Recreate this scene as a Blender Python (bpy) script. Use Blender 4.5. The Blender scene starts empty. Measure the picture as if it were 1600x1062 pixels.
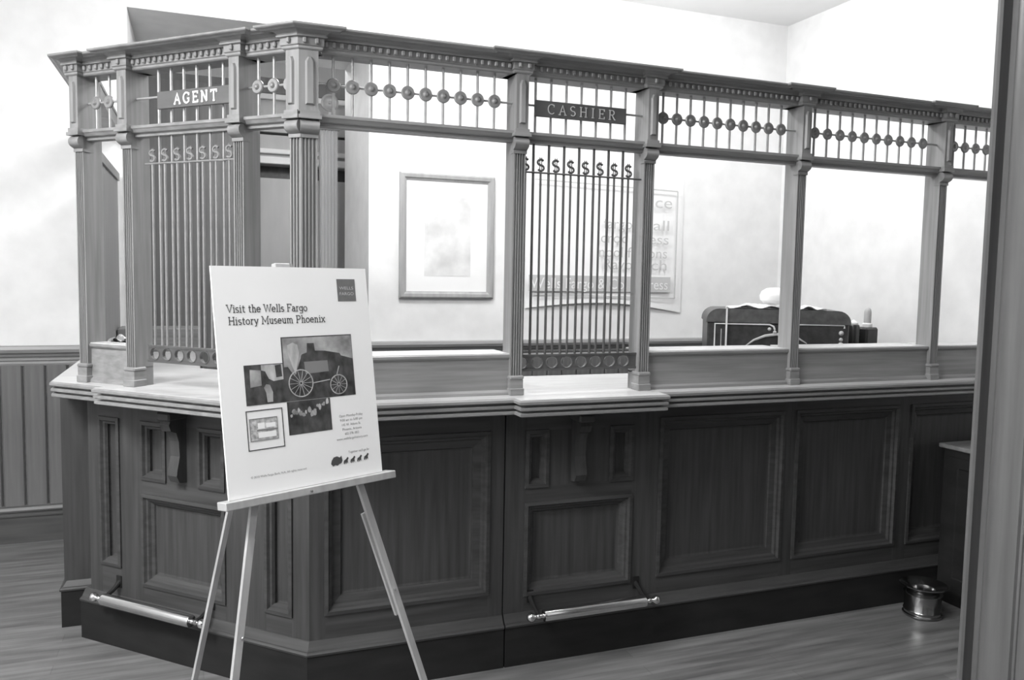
import bpy, bmesh, math, random
from mathutils import Matrix, Vector
random.seed(7)
S = bpy.context.scene
COL = S.collection
R2 = math.sqrt(0.5)

# ------------------------------------------------------------------ camera
def look_matrix(loc, yaw, pitch, roll):
    cy, sy, cp, sp = math.cos(yaw), math.sin(yaw), math.cos(pitch), math.sin(pitch)
    f = Vector((sy*cp, cy*cp, -sp)); r = Vector((cy, -sy, 0)); d = f.cross(r)
    cr, sr = math.cos(roll), math.sin(roll)
    r2 = cr*r + sr*d; d2 = -sr*r + cr*d
    m = Matrix((( r2.x, -d2.x, -f.x, loc[0]), (r2.y, -d2.y, -f.y, loc[1]), (r2.z, -d2.z, -f.z, loc[2]), (0, 0, 0, 1)))
    return m
cam = bpy.data.cameras.new('camera'); cam_o = bpy.data.objects.new('camera', cam); COL.objects.link(cam_o)
cam.sensor_width = 36.0; cam.lens = 1279.4/1600*36.0; cam.clip_start = 0.05
cam_o.matrix_world = look_matrix((0, 0, 1.55), math.radians(20.936), math.radians(4.428), math.radians(-1.0113))
S.camera = cam_o

# ------------------------------------------------------------------ world, lights, exposure
w = bpy.data.worlds.new('world'); S.world = w; w.use_nodes = True
w.node_tree.nodes['Background'].inputs[0].default_value = (1, 1, 1, 1)
w.node_tree.nodes['Background'].inputs[1].default_value = 0.13
S.view_settings.view_transform = 'Standard'; S.view_settings.look = 'None'
S.view_settings.exposure = 0.0; S.view_settings.gamma = 1.0; S.view_settings.use_curve_mapping = False
def area(name, loc, size, power, target=None):
    l = bpy.data.lights.new(name, 'AREA'); l.shape = 'RECTANGLE'; l.size, l.size_y = size; l.energy = power
    o = bpy.data.objects.new(name, l); COL.objects.link(o); o.location = loc
    if target is not None:
        o.rotation_euler = (Vector(target)-Vector(loc)).to_track_quat('-Z', 'Y').to_euler()
    return o
def bulb(name, loc, power, radius):
    l = bpy.data.lights.new(name, 'POINT'); l.energy = power; l.shadow_soft_size = radius
    o = bpy.data.objects.new(name, l); COL.objects.link(o); o.location = loc
    return o
bulb('unseen_light_behind_counter', (1.0, 4.0, 3.22), 80, 0.18)  # unseen lamps, made point sources so they brighten the ceiling too
bulb('unseen_light_behind_counter', (2.9, 4.0, 3.22), 42, 0.18)
area('ceiling_light_left_hall', (-1.85, 1.45, 3.44), (1.0, 1.2), 240)
area('ceiling_light_back_passage', (0.4, 7.2, 3.4), (1.0, 0.6), 48)
area('added_fill_over_counter', (1.3, 2.45, 3.44), (1.4, 0.2), 26)  # added light without a fixture, lifts the front strip of the countertop
area('added_fill_doorway', (-0.8, -0.3, 3.44), (0.8, 0.8), 42)  # added light without a fixture, front fill for the notice board

# ------------------------------------------------------------------ materials
MATS = {}
def mat(name, g, g2=None, rough=0.5, metal=0.0, scale=(6, 6, 6), detail=4, spec=0.5, emit=None, bump=0.0):
    m = bpy.data.materials.new(name); m.use_nodes = True
    nt = m.node_tree; b = nt.nodes['Principled BSDF']
    b.inputs['Roughness'].default_value = rough; b.inputs['Metallic'].default_value = metal
    b.inputs['Specular IOR Level'].default_value = spec
    g2 = g if g2 is None else g2
    tc = nt.nodes.new('ShaderNodeTexCoord'); mp = nt.nodes.new('ShaderNodeMapping'); mp.inputs['Scale'].default_value = scale
    nz = nt.nodes.new('ShaderNodeTexNoise'); nz.inputs['Scale'].default_value = 1.0; nz.inputs['Detail'].default_value = detail
    cr = nt.nodes.new('ShaderNodeValToRGB')
    cr.color_ramp.elements[0].position = 0.3; cr.color_ramp.elements[1].position = 0.7
    cr.color_ramp.elements[0].color = (g, g, g, 1); cr.color_ramp.elements[1].color = (g2, g2, g2, 1)
    nt.links.new(tc.outputs['Object'], mp.inputs[0]); nt.links.new(mp.outputs[0], nz.inputs['Vector'])
    nt.links.new(nz.outputs['Fac'], cr.inputs[0]); nt.links.new(cr.outputs[0], b.inputs['Base Color'])
    if bump:
        bp = nt.nodes.new('ShaderNodeBump'); bp.inputs['Strength'].default_value = bump; bp.inputs['Distance'].default_value = 0.002
        nt.links.new(nz.outputs['Fac'], bp.inputs['Height']); nt.links.new(bp.outputs[0], b.inputs['Normal'])
    MATS[name] = m
    return m
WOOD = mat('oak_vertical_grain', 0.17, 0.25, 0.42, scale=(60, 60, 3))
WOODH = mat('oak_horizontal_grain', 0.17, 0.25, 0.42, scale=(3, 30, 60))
BASEW = mat('shade_toned_oak_vertical_grain', 0.036, 0.062, 0.5, scale=(50, 50, 2.5), spec=0.35)  # same oak as the screen, darkened to paint shade into the base
BASEH = mat('shade_toned_oak_horizontal_grain', 0.036, 0.062, 0.5, scale=(2.5, 40, 50), spec=0.35)
TOPW = mat('brightened_varnished_oak_top', 0.50, 0.58, 0.22, scale=(4, 40, 40))  # same oak, lightened to paint overhead light into upward faces
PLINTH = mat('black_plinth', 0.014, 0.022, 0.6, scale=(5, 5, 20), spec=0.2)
BRASS = mat('bar_metal', 0.30, 0.38, 0.35, 0.2, scale=(8, 8, 30))
IRON = mat('dark_bar_metal', 0.075, 0.11, 0.4, 0.2, scale=(8, 8, 30))
ROSET = mat('rosette_metal', 0.20, 0.26, 0.35, 0.2, scale=(8, 8, 30))
CHROME = mat('polished_metal', 0.62, 0.70, 0.16, 1.0, scale=(12, 12, 12))
SPITM = mat('tarnished_brass', 0.34, 0.46, 0.18, 1.0, scale=(12, 12, 12))
WALL = mat('cream_wall', 0.74, 0.82, 0.8, scale=(7, 7, 7), spec=0.2)
CEIL = mat('ceiling_paint', 0.84, 0.86, 0.8, spec=0.2)
WAINS = mat('wainscot_wood', 0.11, 0.16, 0.5, scale=(40, 40, 2))
RAILW = mat('chair_rail_wood', 0.22, 0.30, 0.42, scale=(2, 40, 40))
BASEB = mat('dark_baseboard', 0.06, 0.10, 0.35, scale=(2, 30, 30))
CASEW = mat('casing_wood', 0.08, 0.12, 0.42, scale=(40, 40, 2))
SIGN = mat('sign_board', 0.085, 0.11, 0.55, scale=(10, 30, 30))
WHITE = mat('white_letter', 0.80, 0.80, 0.5)
PALEM = mat('pale_metal_letter', 0.62, 0.66, 0.35, 0.3)
CARD = mat('white_card', 0.80, 0.83, 0.6, scale=(4, 4, 4))
INK = mat('dark_ink', 0.06, 0.06, 0.7)
INKM = mat('grey_ink', 0.20, 0.20, 0.7)
INKL = mat('pale_ink', 0.5, 0.5, 0.7)
LOGO = mat('logo_ink', 0.13, 0.15, 0.7, scale=(60, 60, 60))
PHOTO1 = mat('photo_print_dark', 0.010, 0.085, 0.45, scale=(38, 38, 26), detail=9)
PHOTO2 = mat('photo_print_mid', 0.12, 0.46, 0.45, scale=(18, 18, 18), detail=6)
PHOTO3 = mat('photo_print_light', 0.26, 0.56, 0.45, scale=(40, 40, 14), detail=6)
MAPM = mat('map_print', 0.22, 0.62, 0.6, scale=(90, 90, 90), detail=3)
EASEL = mat('easel_wood', 0.30, 0.40, 0.5, scale=(30, 30, 4))
LEATHER = mat('trunk_leather', 0.030, 0.065, 0.4, scale=(30, 30, 30))
TRUNKL = mat('trunk_lid_leather', 0.07, 0.12, 0.45, scale=(30, 30, 30))
CLOTH = mat('white_cloth', 0.78, 0.84, 0.8, scale=(20, 20, 20))
GLASSD = mat('dark_bottle_glass', 0.025, 0.05, 0.12)
FRAMEW = mat('picture_frame_wood', 0.30, 0.38, 0.45, scale=(30, 30, 4))
PRINT = mat('faint_print', 0.50, 0.80, 0.7, scale=(6, 6, 6), detail=5)
CABG = mat('grey_cabinet', 0.17, 0.22, 0.5, scale=(30, 30, 2))
CABL = mat('light_grey_cabinet', 0.42, 0.48, 0.5, scale=(10, 10, 2))

def floor_material():
    m = bpy.data.materials.new('plank_floor'); m.use_nodes = True
    nt = m.node_tree; b = nt.nodes['Principled BSDF']
    b.inputs['Roughness'].default_value = 0.36; b.inputs['Specular IOR Level'].default_value = 0.4
    tc = nt.nodes.new('ShaderNodeTexCoord')
    mp = nt.nodes.new('ShaderNodeMapping'); mp.inputs['Scale'].default_value = (1.0, 1.0, 1.0)
    br = nt.nodes.new('ShaderNodeTexBrick'); br.inputs['Scale'].default_value = 1.0
    br.inputs['Brick Width'].default_value = 1.1; br.inputs['Row Height'].default_value = 0.075; br.inputs['Mortar Size'].default_value = 0.0016
    br.inputs['Color1'].default_value = (0.14, 0.14, 0.14, 1); br.inputs['Color2'].default_value = (0.175, 0.175, 0.175, 1)
    br.inputs['Mortar'].default_value = (0.12, 0.12, 0.12, 1)
    mp2 = nt.nodes.new('ShaderNodeMapping'); mp2.inputs['Scale'].default_value = (2.2, 26, 1)
    nz = nt.nodes.new('ShaderNodeTexNoise'); nz.inputs['Scale'].default_value = 1; nz.inputs['Detail'].default_value = 6
    cr = nt.nodes.new('ShaderNodeValToRGB'); cr.color_ramp.elements[0].color = (0.6, 0.6, 0.6, 1); cr.color_ramp.elements[1].color = (1.3, 1.3, 1.3, 1)
    cr.color_ramp.elements[0].position = 0.3; cr.color_ramp.elements[1].position = 0.7
    mx = nt.nodes.new('ShaderNodeMixRGB'); mx.blend_type = 'MULTIPLY'; mx.inputs[0].default_value = 1
    L = nt.links.new
    L(tc.outputs['Object'], mp.inputs[0]); L(mp.outputs[0], br.inputs['Vector'])
    L(tc.outputs['Object'], mp2.inputs[0]); L(mp2.outputs[0], nz.inputs['Vector']); L(nz.outputs['Fac'], cr.inputs[0])
    L(br.outputs['Color'], mx.inputs[1]); L(cr.outputs[0], mx.inputs[2]); L(mx.outputs[0], b.inputs['Base Color'])
    return m
FLOOR = floor_material()

# ------------------------------------------------------------------ mesh helpers
I4 = Matrix.Identity(4)
FM = Matrix.Translation((0, 2.88, 0))                                          # main face: x along, y inward from the pilaster fronts
FC = Matrix.Translation((0.326, 2.88, 0)) @ Matrix.Rotation(-math.pi/4, 4, 'Z')  # angled face
class MB:
    def __init__(self): self.v = []; self.f = []
    def add(self, vs, fs, F=I4):
        o = len(self.v)
        self.v += [F @ Vector(p) for p in vs]
        self.f += [tuple(i+o for i in f) for f in fs]
        return self
    def box(self, x0, x1, y0, y1, z0, z1, F=I4, b=0.0):
        if b <= 0:
            vs = [(x0,y0,z0),(x1,y0,z0),(x1,y1,z0),(x0,y1,z0),(x0,y0,z1),(x1,y0,z1),(x1,y1,z1),(x0,y1,z1)]
            fs = [(0,3,2,1),(4,5,6,7),(0,1,5,4),(1,2,6,5),(2,3,7,6),(3,0,4,7)]
            return self.add(vs, fs, F)
        bm = bmesh.new(); bmesh.ops.create_cube(bm, size=1)
        for v in bm.verts:
            v.co = Vector(((x0+x1)/2+v.co.x*(x1-x0), (y0+y1)/2+v.co.y*(y1-y0), (z0+z1)/2+v.co.z*(z1-z0)))
        bmesh.ops.bevel(bm, geom=bm.edges[:], offset=b, segments=1, affect='EDGES')
        bm.verts.index_update()
        vs = [tuple(v.co) for v in bm.verts]; fs = [tuple(v.index for v in f.verts) for f in bm.faces]
        bm.free(); return self.add(vs, fs, F)
    def prism(self, poly, z0, z1, F=I4):              # plan polygon (counter-clockwise) extruded in z
        n = len(poly)
        vs = [(x,y,z0) for x,y in poly] + [(x,y,z1) for x,y in poly]
        fs = [tuple(range(n-1,-1,-1)), tuple(range(n,2*n))] + [(i,(i+1)%n,n+(i+1)%n,n+i) for i in range(n)]
        return self.add(vs, fs, F)
    def sweep(self, path, prof, F=I4, closed=False, m0=None, m1=None):   # plan path left to right, profile (outward, z) closed polygon
        n = len(path); k = len(prof); vs = []
        P = [Vector((p[0], p[1])) for p in path]
        def nrm(a, b):
            d = (b-a).normalized(); return Vector((d.y, -d.x))
        for i in range(n):
            if closed: n1, n2 = nrm(P[i-1], P[i]), nrm(P[i], P[(i+1) % n])
            else:
                n1 = nrm(P[max(i-1,0)], P[max(i,1)]); n2 = nrm(P[min(i,n-2)], P[min(i+1,n-1)])
            m = (n1+n2)/(1+n1.dot(n2))
            if i == 0 and m0: m = Vector(m0)
            if i == n-1 and m1: m = Vector(m1)
            for d, z in prof: vs.append((P[i].x+m.x*d, P[i].y+m.y*d, z))
        fs = []
        for i in range(n if closed else n-1):
            j = (i+1) % n
            for a in range(k):
                b = (a+1) % k
                fs.append((i*k+a, i*k+b, j*k+b, j*k+a))
        if not closed: fs += [tuple(range(k-1,-1,-1)), tuple((n-1)*k+a for a in range(k))]
        return self.add(vs, fs, F)
    def rings(self, x0, x1, z0, z1, loops, F=I4, cap=True):   # nested rectangles in a vertical plane, loops of (inset, y)
        vs = []; fs = []
        for ins, y in loops:
            vs += [(x0+ins,y,z0+ins),(x1-ins,y,z0+ins),(x1-ins,y,z1-ins),(x0+ins,y,z1-ins)]
        for i in range(len(loops)-1):
            for a in range(4):
                b = (a+1) % 4; fs.append((i*4+a, i*4+b, i*4+4+b, i*4+4+a))
        if cap: o = 4*(len(loops)-1); fs.append((o,o+1,o+2,o+3))
        return self.add(vs, fs, F)
    def tube(self, pts, r, n=8, F=I4, closed=False, caps=True):
        P = [Vector(p) for p in pts]; vs = []; fs = []; m = len(P); up = None
        for i in range(m):
            if closed: t = (P[(i+1)%m]-P[i-1]).normalized()
            else: t = (P[min(i+1,m-1)]-P[max(i-1,0)]).normalized()
            if up is None:
                a = Vector((0,0,1)) if abs(t.z) < .9 else Vector((1,0,0))
                up = (a - t*a.dot(t)).normalized()
            else: up = (up - t*up.dot(t)).normalized()
            s = t.cross(up); rr = r[i] if isinstance(r, (list,tuple)) else r
            for k in range(n):
                an = 2*math.pi*k/n; vs.append(tuple(P[i] + (up*math.cos(an)+s*math.sin(an))*rr))
        for i in range(m if closed else m-1):
            j = (i+1) % m
            for k in range(n): fs.append((i*n+k, i*n+(k+1)%n, j*n+(k+1)%n, j*n+k))
        if caps and not closed: fs += [tuple(range(n-1,-1,-1)), tuple((m-1)*n+k for k in range(n))]
        return self.add(vs, fs, F)
    def lathe(self, prof, n=24, F=I4, cap0=True, cap1=True):      # (radius, z) about z
        vs = []; fs = []
        for r, z in prof:
            for k in range(n):
                a = 2*math.pi*k/n; vs.append((r*math.cos(a), r*math.sin(a), z))
        for i in range(len(prof)-1):
            for k in range(n): fs.append((i*n+k, i*n+(k+1)%n, i*n+n+(k+1)%n, i*n+n+k))
        if cap0: fs.append(tuple(range(n-1,-1,-1)))
        if cap1: fs.append(tuple((len(prof)-1)*n+k for k in range(n)))
        return self.add(vs, fs, F)
    def mesh(self, name, material, Winv=I4, smooth=False):
        me = bpy.data.meshes.new(name)
        me.from_pydata([tuple(Winv @ p) for p in self.v], [], self.f)
        bm = bmesh.new(); bm.from_mesh(me); bmesh.ops.recalc_face_normals(bm, faces=bm.faces[:]); bm.to_mesh(me); bm.free()
        me.materials.append(material)
        if smooth:
            me.polygons.foreach_set('use_smooth', [True]*len(me.polygons))
            try: me.set_sharp_from_angle(angle=math.radians(40))
            except Exception: pass
        me.update(); return me
WM = {}
def reg(o, parent, Wm, label=None, cat=None, group=None, kind=None):
    COL.objects.link(o)
    if parent is not None:
        o.parent = parent; o.matrix_local = WM[parent.name].inverted() @ Wm
    else: o.matrix_world = Wm
    WM[o.name] = Wm
    if label: o['label'] = label
    if cat: o['category'] = cat
    if group: o['group'] = group
    if kind: o['kind'] = kind
    return o
def thing(name, label, cat, loc, rz=0.0, group=None, kind=None):
    o = bpy.data.objects.new(name, None); o.empty_display_size = 0.1
    return reg(o, None, Matrix.Translation(loc) @ Matrix.Rotation(rz, 4, 'Z'), label, cat, group, kind)
def part(name, mb, material, parent=None, smooth=False, at=None, **kw):
    """mesh given in world space; a child takes its parent's frame, a top-level mesh gets its origin at 'at'"""
    Wm = WM[parent.name] if parent is not None else (Matrix.Translation(at) if at else I4)
    me = mb.mesh(name, material, Wm.inverted(), smooth)
    return reg(bpy.data.objects.new(name, me), parent, Wm, **kw)
def inst(name, me, parent, Wm, **kw):
    return reg(bpy.data.objects.new(name, me), parent, Wm, **kw)
def T(x, y, z): return Matrix.Translation((x, y, z))
def arc(cx, cy, rx, ry, a0, a1, n=10):
    return [(cx+rx*math.cos(math.radians(a0+(a1-a0)*i/n)), cy+ry*math.sin(math.radians(a0+(a1-a0)*i/n))) for i in range(n+1)]

# ------------------------------------------------------------------ stroke lettering (slab serif)
def s_shape(w, h, n=9): return arc(w/2, .75*h, w/2, .25*h, 35, 270, n) + arc(w/2, .25*h, w/2, .25*h, 90, -145, n)[1:]
def ser(x, y, l=.13): return [(x-l, y), (x+l, y)]
X = .64
GL = {
 'A': (.84, [[(.08,0),(.42,1),(.76,0)], [(.2,.36),(.64,.36)], ser(.08,0), ser(.76,0)]),
 'G': (.86, [arc(.45,.5,.4,.5,40,320,18)+[(.76,.42)], [(.55,.42),(.86,.42)], [(.76,.98),(.76,.72)]]),
 'E': (.74, [[(.15,0),(.15,1)], [(.02,1),(.68,1),(.68,.8)], [(.02,0),(.7,0),(.7,.22)], [(.15,.52),(.52,.52)], [(.52,.62),(.52,.42)]]),
 'N': (.9, [[(.15,0),(.15,1)], [(.15,1),(.75,0)], [(.75,0),(.75,1)], ser(.15,0), ser(.1,1,.1), ser(.75,1)]),
 'T': (.8, [[(.4,0),(.4,1)], [(.05,.78),(.05,1),(.75,1),(.75,.78)], ser(.4,0)]),
 'C': (.84, [arc(.45,.5,.4,.5,45,315,18), [(.74,.98),(.74,.74)]]),
 'S': (.62, [[(x+.03,y) for x,y in s_shape(.54,1)]]),
 'H': (.9, [[(.15,0),(.15,1)], [(.75,0),(.75,1)], [(.15,.52),(.75,.52)], ser(.15,0), ser(.15,1), ser(.75,0), ser(.75,1)]),
 'I': (.4, [[(.2,0),(.2,1)], ser(.2,0), ser(.2,1)]),
 'R': (.82, [[(.15,0),(.15,1)], [(.02,1),(.4,1)]+arc(.42,.75,.24,.25,90,-90,8)+[(.15,.5)], [(.4,.5),(.72,0),(.84,0)], ser(.15,0)]),
 'V': (.84, [[(.08,1),(.42,0),(.76,1)], ser(.08,1), ser(.76,1)]),
 'W': (1.16, [[(.08,1),(.32,0),(.58,.9),(.84,0),(1.08,1)], ser(.08,1), ser(1.08,1), ser(.58,.92,.09)]),
 'F': (.72, [[(.15,0),(.15,1)], [(.02,1),(.68,1),(.68,.8)], [(.15,.52),(.52,.52)], ser(.15,0)]),
 'M': (1.06, [[(.15,0),(.15,1),(.53,.25),(.91,1),(.91,0)], ser(.15,0), ser(.1,1,.1), ser(.91,0), ser(.96,1,.1)]),
 'P': (.76, [[(.15,0),(.15,1)], [(.02,1),(.4,1)]+arc(.42,.73,.26,.27,90,-90,8)+[(.15,.46)], ser(.15,0)]),
 'i': (.36, [[(.04,X),(.18,X),(.18,0)], ser(.18,0), [(.18,.84),(.18,.95)]]),
 's': (.48, [[(x+.04,y) for x,y in s_shape(.38,X)]]),
 't': (.46, [[(.18,.9),(.18,.16)]+arc(.3,.14,.12,.14,180,320,6), [(.03,X),(.4,X)]]),
 'h': (.66, [[(.02,1),(.15,1),(.15,0)], arc(.33,.42,.18,.22,180,0,8)+[(.51,0)], ser(.15,0,.11), ser(.51,0,.11)]),
 'e': (.62, [[(.05,.34),(.55,.34)]+arc(.3,.32,.25,.32,5,320,16)[0:]]),
 'l': (.34, [[(.04,1),(.17,1),(.17,0)], ser(.17,0)]),
 'a': (.6, [arc(.26,.44,.2,.2,150,0,8)+[(.46,0),(.56,0)], arc(.25,.19,.2,.19,0,360,14)]),
 'r': (.48, [[(.03,X),(.15,X),(.15,0)], arc(.34,.4,.19,.24,180,60,6), ser(.15,0)]),
 'g': (.64, [arc(.28,.34,.23,.3,0,360,16), [(.62,X),(.51,X),(.51,-.1)]+arc(.28,-.1,.23,.2,0,-150,8)]),
 'o': (.62, [arc(.3,.32,.25,.32,0,360,18)]),
 'y': (.6, [[(.06,X),(.3,.02)], [(.54,X),(.24,-.22),(.08,-.3)], ser(.07,X,.09), ser(.53,X,.09)]),
 'u': (.66, [[(.02,X),(.14,X),(.14,.22)]+arc(.32,.22,.18,.22,180,360,8), [(.38,X),(.5,X),(.5,0),(.62,0)]]),
 'm': (.98, [[(.02,X),(.14,X),(.14,0)], arc(.31,.44,.17,.2,180,0,8)+[(.48,0)], arc(.65,.44,.17,.2,180,0,8)+[(.82,0)], ser(.14,0,.1), ser(.48,0,.08), ser(.82,0,.1)]),
 'n': (.66, [[(.02,X),(.15,X),(.15,0)], arc(.33,.44,.18,.2,180,0,8)+[(.51,0)], ser(.15,0,.11), ser(.51,0,.11)]),
 'x': (.6, [[(.08,X),(.52,0)], [(.52,X),(.08,0)], ser(.08,X,.09), ser(.52,X,.09), ser(.08,0,.09), ser(.52,0,.09)]),
 ' ': (.36, []),
}
def ribbon(mb, pts, t, F, y0, y1):
    """flat stroke in the local xz plane, from y0 (front) to y1"""
    P = [Vector(p) for p in pts]; n = len(P)
    if n < 2: return
    L = []; Rr = []
    for i in range(n):
        d1 = (P[i]-P[i-1]).normalized() if i else None
        d2 = (P[i+1]-P[i]).normalized() if i < n-1 else None
        d1 = d1 or d2; d2 = d2 or d1
        n1 = Vector((-d1.y, d1.x)); n2 = Vector((-d2.y, d2.x)); q = 1+n1.dot(n2)
        m = (n1+n2)/max(q, .45)
        L.append(P[i]+m*t/2); Rr.append(P[i]-m*t/2)
    vs = []
    for y in (y0, y1):
        vs += [(p.x, y, p.y) for p in L] + [(p.x, y, p.y) for p in Rr]
    fs = []
    for i in range(n-1):
        fs += [(i, i+1, n+i+1, n+i), (2*n+i, 3*n+i, 3*n+i+1, 2*n+i+1), (i, 2*n+i, 2*n+i+1, i+1), (n+i, n+i+1, 3*n+i+1, 3*n+i)]
    fs += [(0, n, 3*n, 2*n), (n-1, 3*n-1, 4*n-1, 2*n-1)]
    mb.add(vs, fs, F)
def text_width(s, h, track=0.0): return sum(GL[c][0]*h+track*h for c in s)-track*h
def glyph(mb, c, x, z, h, t, F, y0, y1):
    for st in GL[c][1]: ribbon(mb, [(x+a*h, z+b*h) for a, b in st], t*h, F, y0, y1)
def stroke_text(s, x, z, h, t, F, y0, y1, track=0.0, sx=1.0):
    mb = MB(); G = F
    for c in s:
        glyph(mb, c, x, z, h, t, G, y0, y1); x += (GL[c][0]+track)*h
    return mb
def font_text(s, size, F, width=None, sx=1.0, align='LEFT'):
    """built-in font set flat in the local xz plane of F"""
    cu = bpy.data.curves.new('text', 'FONT'); cu.body = s; cu.size = size; cu.align_x = align; cu.resolution_u = 3
    o = bpy.data.objects.new('text', cu); COL.objects.link(o)
    dg = bpy.context.evaluated_depsgraph_get(); me = bpy.data.meshes.new_from_object(o.evaluated_get(dg))
    vs = [v.co.copy() for v in me.vertices]; fs = [tuple(p.vertices) for p in me.polygons]
    bpy.data.objects.remove(o); bpy.data.curves.remove(cu); bpy.data.meshes.remove(me)
    if width and vs:
        x0 = min(v.x for v in vs); x1 = max(v.x for v in vs); k = width/max(x1-x0, 1e-6)
        sx *= k
        for v in vs: v.x = (v.x-(x0 if align == 'LEFT' else 0))
    mb = MB(); mb.add([(v.x*sx, 0, v.y) for v in vs], fs, F)
    return mb

# ================================================================== SETTING
YB = 5.23; XR = 4.2; XL = -2.6; ZC = 3.48; YF = -2.6
part('floor', MB().box(XL, XR+.1, YF, 8.5, -0.05, 0), FLOOR, kind='structure')
part('ceiling', MB().box(XL, XR+.1, YF, YB+.01, ZC, ZC+.06), CEIL, kind='structure')
OX0, OX1, OZ = -0.365, 1.012, 3.03
wb = MB().box(XL, OX0, YB, 6.15, 0, ZC).box(OX1, XR+.1, YB, 6.15, 0, ZC).box(OX0, OX1, YB, 6.15, OZ, ZC)
part('wall_back', wb, WALL, kind='structure')
part('wall_right', MB().box(XR, XR+.1, YF, YB, 0, ZC), WALL, kind='structure')
part('wall_left', MB().box(XL-.1, XL, YF, 6.15, 0, ZC), WALL, kind='structure')
part('wall_passage', MB().box(-1.6, 2.4, 8.4, 8.5, 0, 3.6).box(-1.7, -1.6, 6.15, 8.5, 0, 3.6).box(2.4, 2.5, 6.15, 8.5, 0, 3.6).box(-1.7, 2.5, 6.15, 8.5, 3.6, 3.66), WALL, kind='structure')
# chair rail on the back wall, both sides of the opening
crp = [(-.002,1.005),(.014,1.005),(.020,1.018),(.012,1.030),(.022,1.036),(.022,1.046),(.012,1.050),(.024,1.058),(.032,1.072),(.046,1.080),(.052,1.098),(.046,1.114),(-.002,1.118)]
tr = MB().sweep([(XL, YB), (OX0, YB)], crp)
part('trim_1', tr, RAILW, kind='structure')
part('trim_2', MB().sweep([(OX1, YB), (XR, YB)], crp), RAILW, kind='structure')
bbp = [(-.002,0),(.022,0),(.022,.150),(.030,.152),(.030,.160),(.024,.166),(.024,.176),(.032,.180),(.034,.190),(.028,.205),(.016,.216),(-.002,.216)]
part('baseboard_back', MB().sweep([(XL, YB), (OX0, YB)], bbp), BASEB, kind='structure')
# wainscot planks
wn = bpy.data.objects.new('wall_wainscot', MB().box(XL, OX0, YB-.006, YB+.001, .2, 1.01).mesh('wall_wainscot', BASEB))
reg(wn, None, I4, kind='structure')
pw = .112; pm = MB().prism([(0.003, 0), (0.003, -.006), (.010, -.014), (pw-.010, -.014), (pw-.003, -.006), (pw-.003, 0)], .2, 1.008).mesh('plank', WAINS)
for i in range(12):
    inst('plank', pm, wn, T(OX0-pw*(i+1), YB-.005, 0))
wr = bpy.data.objects.new('wall_wainscot', MB().box(OX1, XR, YB-.006, YB+.001, .2, 1.01).mesh('wall_wainscot', BASEB))
reg(wr, None, I4, kind='structure')
for i in range(28):
    inst('plank', pm, wr, T(OX1+pw*i+.02, YB-.005, 0))
part('baseboard_behind_counter', MB().sweep([(OX1, YB), (XR, YB)], bbp), BASEB, kind='structure')
# doorway wall and casing at the right, close to the camera
part('wall_doorway', MB().box(1.745, 1.86, YF, 1.385, 0, ZC), WALL, kind='structure')
cas = [(1.865,1.400),(1.704,1.400),(1.699,1.396),(1.698,1.388),(1.702,1.383),(1.728,1.381),(1.729,1.366),(1.722,1.362),(1.710,1.352),(1.703,1.340),(1.700,1.325),(1.701,1.310),(1.701,1.285),(1.705,1.270),(1.711,1.267),(1.712,1.262),(1.716,1.259),(1.865,1.259)]
part('door_1', MB().prism(cas, 0, 3.2), CASEW, smooth=True, kind='structure')
part('trim_3', MB().box(1.700, 1.746, YF, 1.2585, .995, 1.042, b=.006), CASEW, kind='structure')
part('trim_4', MB().box(1.712, 1.746, YF, 1.258, 0, .995), CASEW, kind='structure')

# ================================================================== COUNTER BASE
def cm(p):  # mitred corner point, p = distance outward of the pilaster plane
    return (0.326-.41421*p, 2.88-p)
def cw(s, y=0):   # angled-face coordinates to plan
    v = FC @ Vector((s, y, 0)); return (v.x, v.y)
BY = 0.088   # body face behind pilaster plane
def raised_panel(par, x0, x1, z0, z1, F, y, mw=.045):
    """moulded frame lip and a recessed field, set into the opening"""
    p = part('panel', MB().rings(x0+mw, x1-mw, z0+mw, z1-mw, [(0, y+.036), (0, y+.026), (.006, y+.028), (.010, y+.0285)], F), BASEW, par)
    part('panel_moulding', MB().rings(x0, x1, z0, z1, [(-.004, y+.002), (-.004, y-.007), (.010, y-.009), (.016, y+.002), (.024, y+.004), (.030, y+.014), (mw-.004, y+.020), (mw, y+.028)], F, cap=False), BASEH, p)
    return p
def framed_face(par, x0, x1, z0, z1, openings, F, y):
    """stiles and rails round the openings (x0,x1,z0,z1) of one cabinet face"""
    xs = sorted(openings)
    cols = {}
    for o in xs: cols.setdefault((o[0], o[1]), []).append(o)
    keys = sorted(cols); prev = x0
    for k in keys:
        part('stile', MB().box(prev, k[0], y, y+.03, z0, z1, F), BASEW, par); prev = k[1]
        zz = z0
        for o in sorted(cols[k], key=lambda q: q[2]):
            part('rail', MB().box(k[0], k[1], y, y+.03, zz, o[2], F), BASEH, par); zz = o[3]
        part('rail', MB().box(k[0], k[1], y, y+.03, zz, z1, F), BASEH, par)
    part('stile', MB().box(prev, x1, y, y+.03, z0, z1, F), BASEW, par)
def corbel(par, x, z1, F, y):
    prof = [(0,0),(-.075,0),(-.085,-.02),(-.075,-.045),(-.05,-.055),(-.038,-.09),(-.034,-.15),(-.046,-.2),(-.05,-.225),(-.036,-.252),(0,-.258)]
    n = len(prof); vs = [(x-.024, y+a, z1+b) for a, b in prof] + [(x+.024, y+a, z1+b) for a, b in prof]
    fs = [tuple(range(n)), tuple(range(2*n-1, n-1, -1))] + [(i, (i+1) % n, n+(i+1) % n, n+i) for i in range(n)]
    c = part('corbel', MB().add(vs, fs, F), BASEW, par)
    part('corbel_head', MB().box(x-.034, x+.034, y-.095, y, z1-.004, z1+.028, F, b=.006), BASEH, c)
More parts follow.
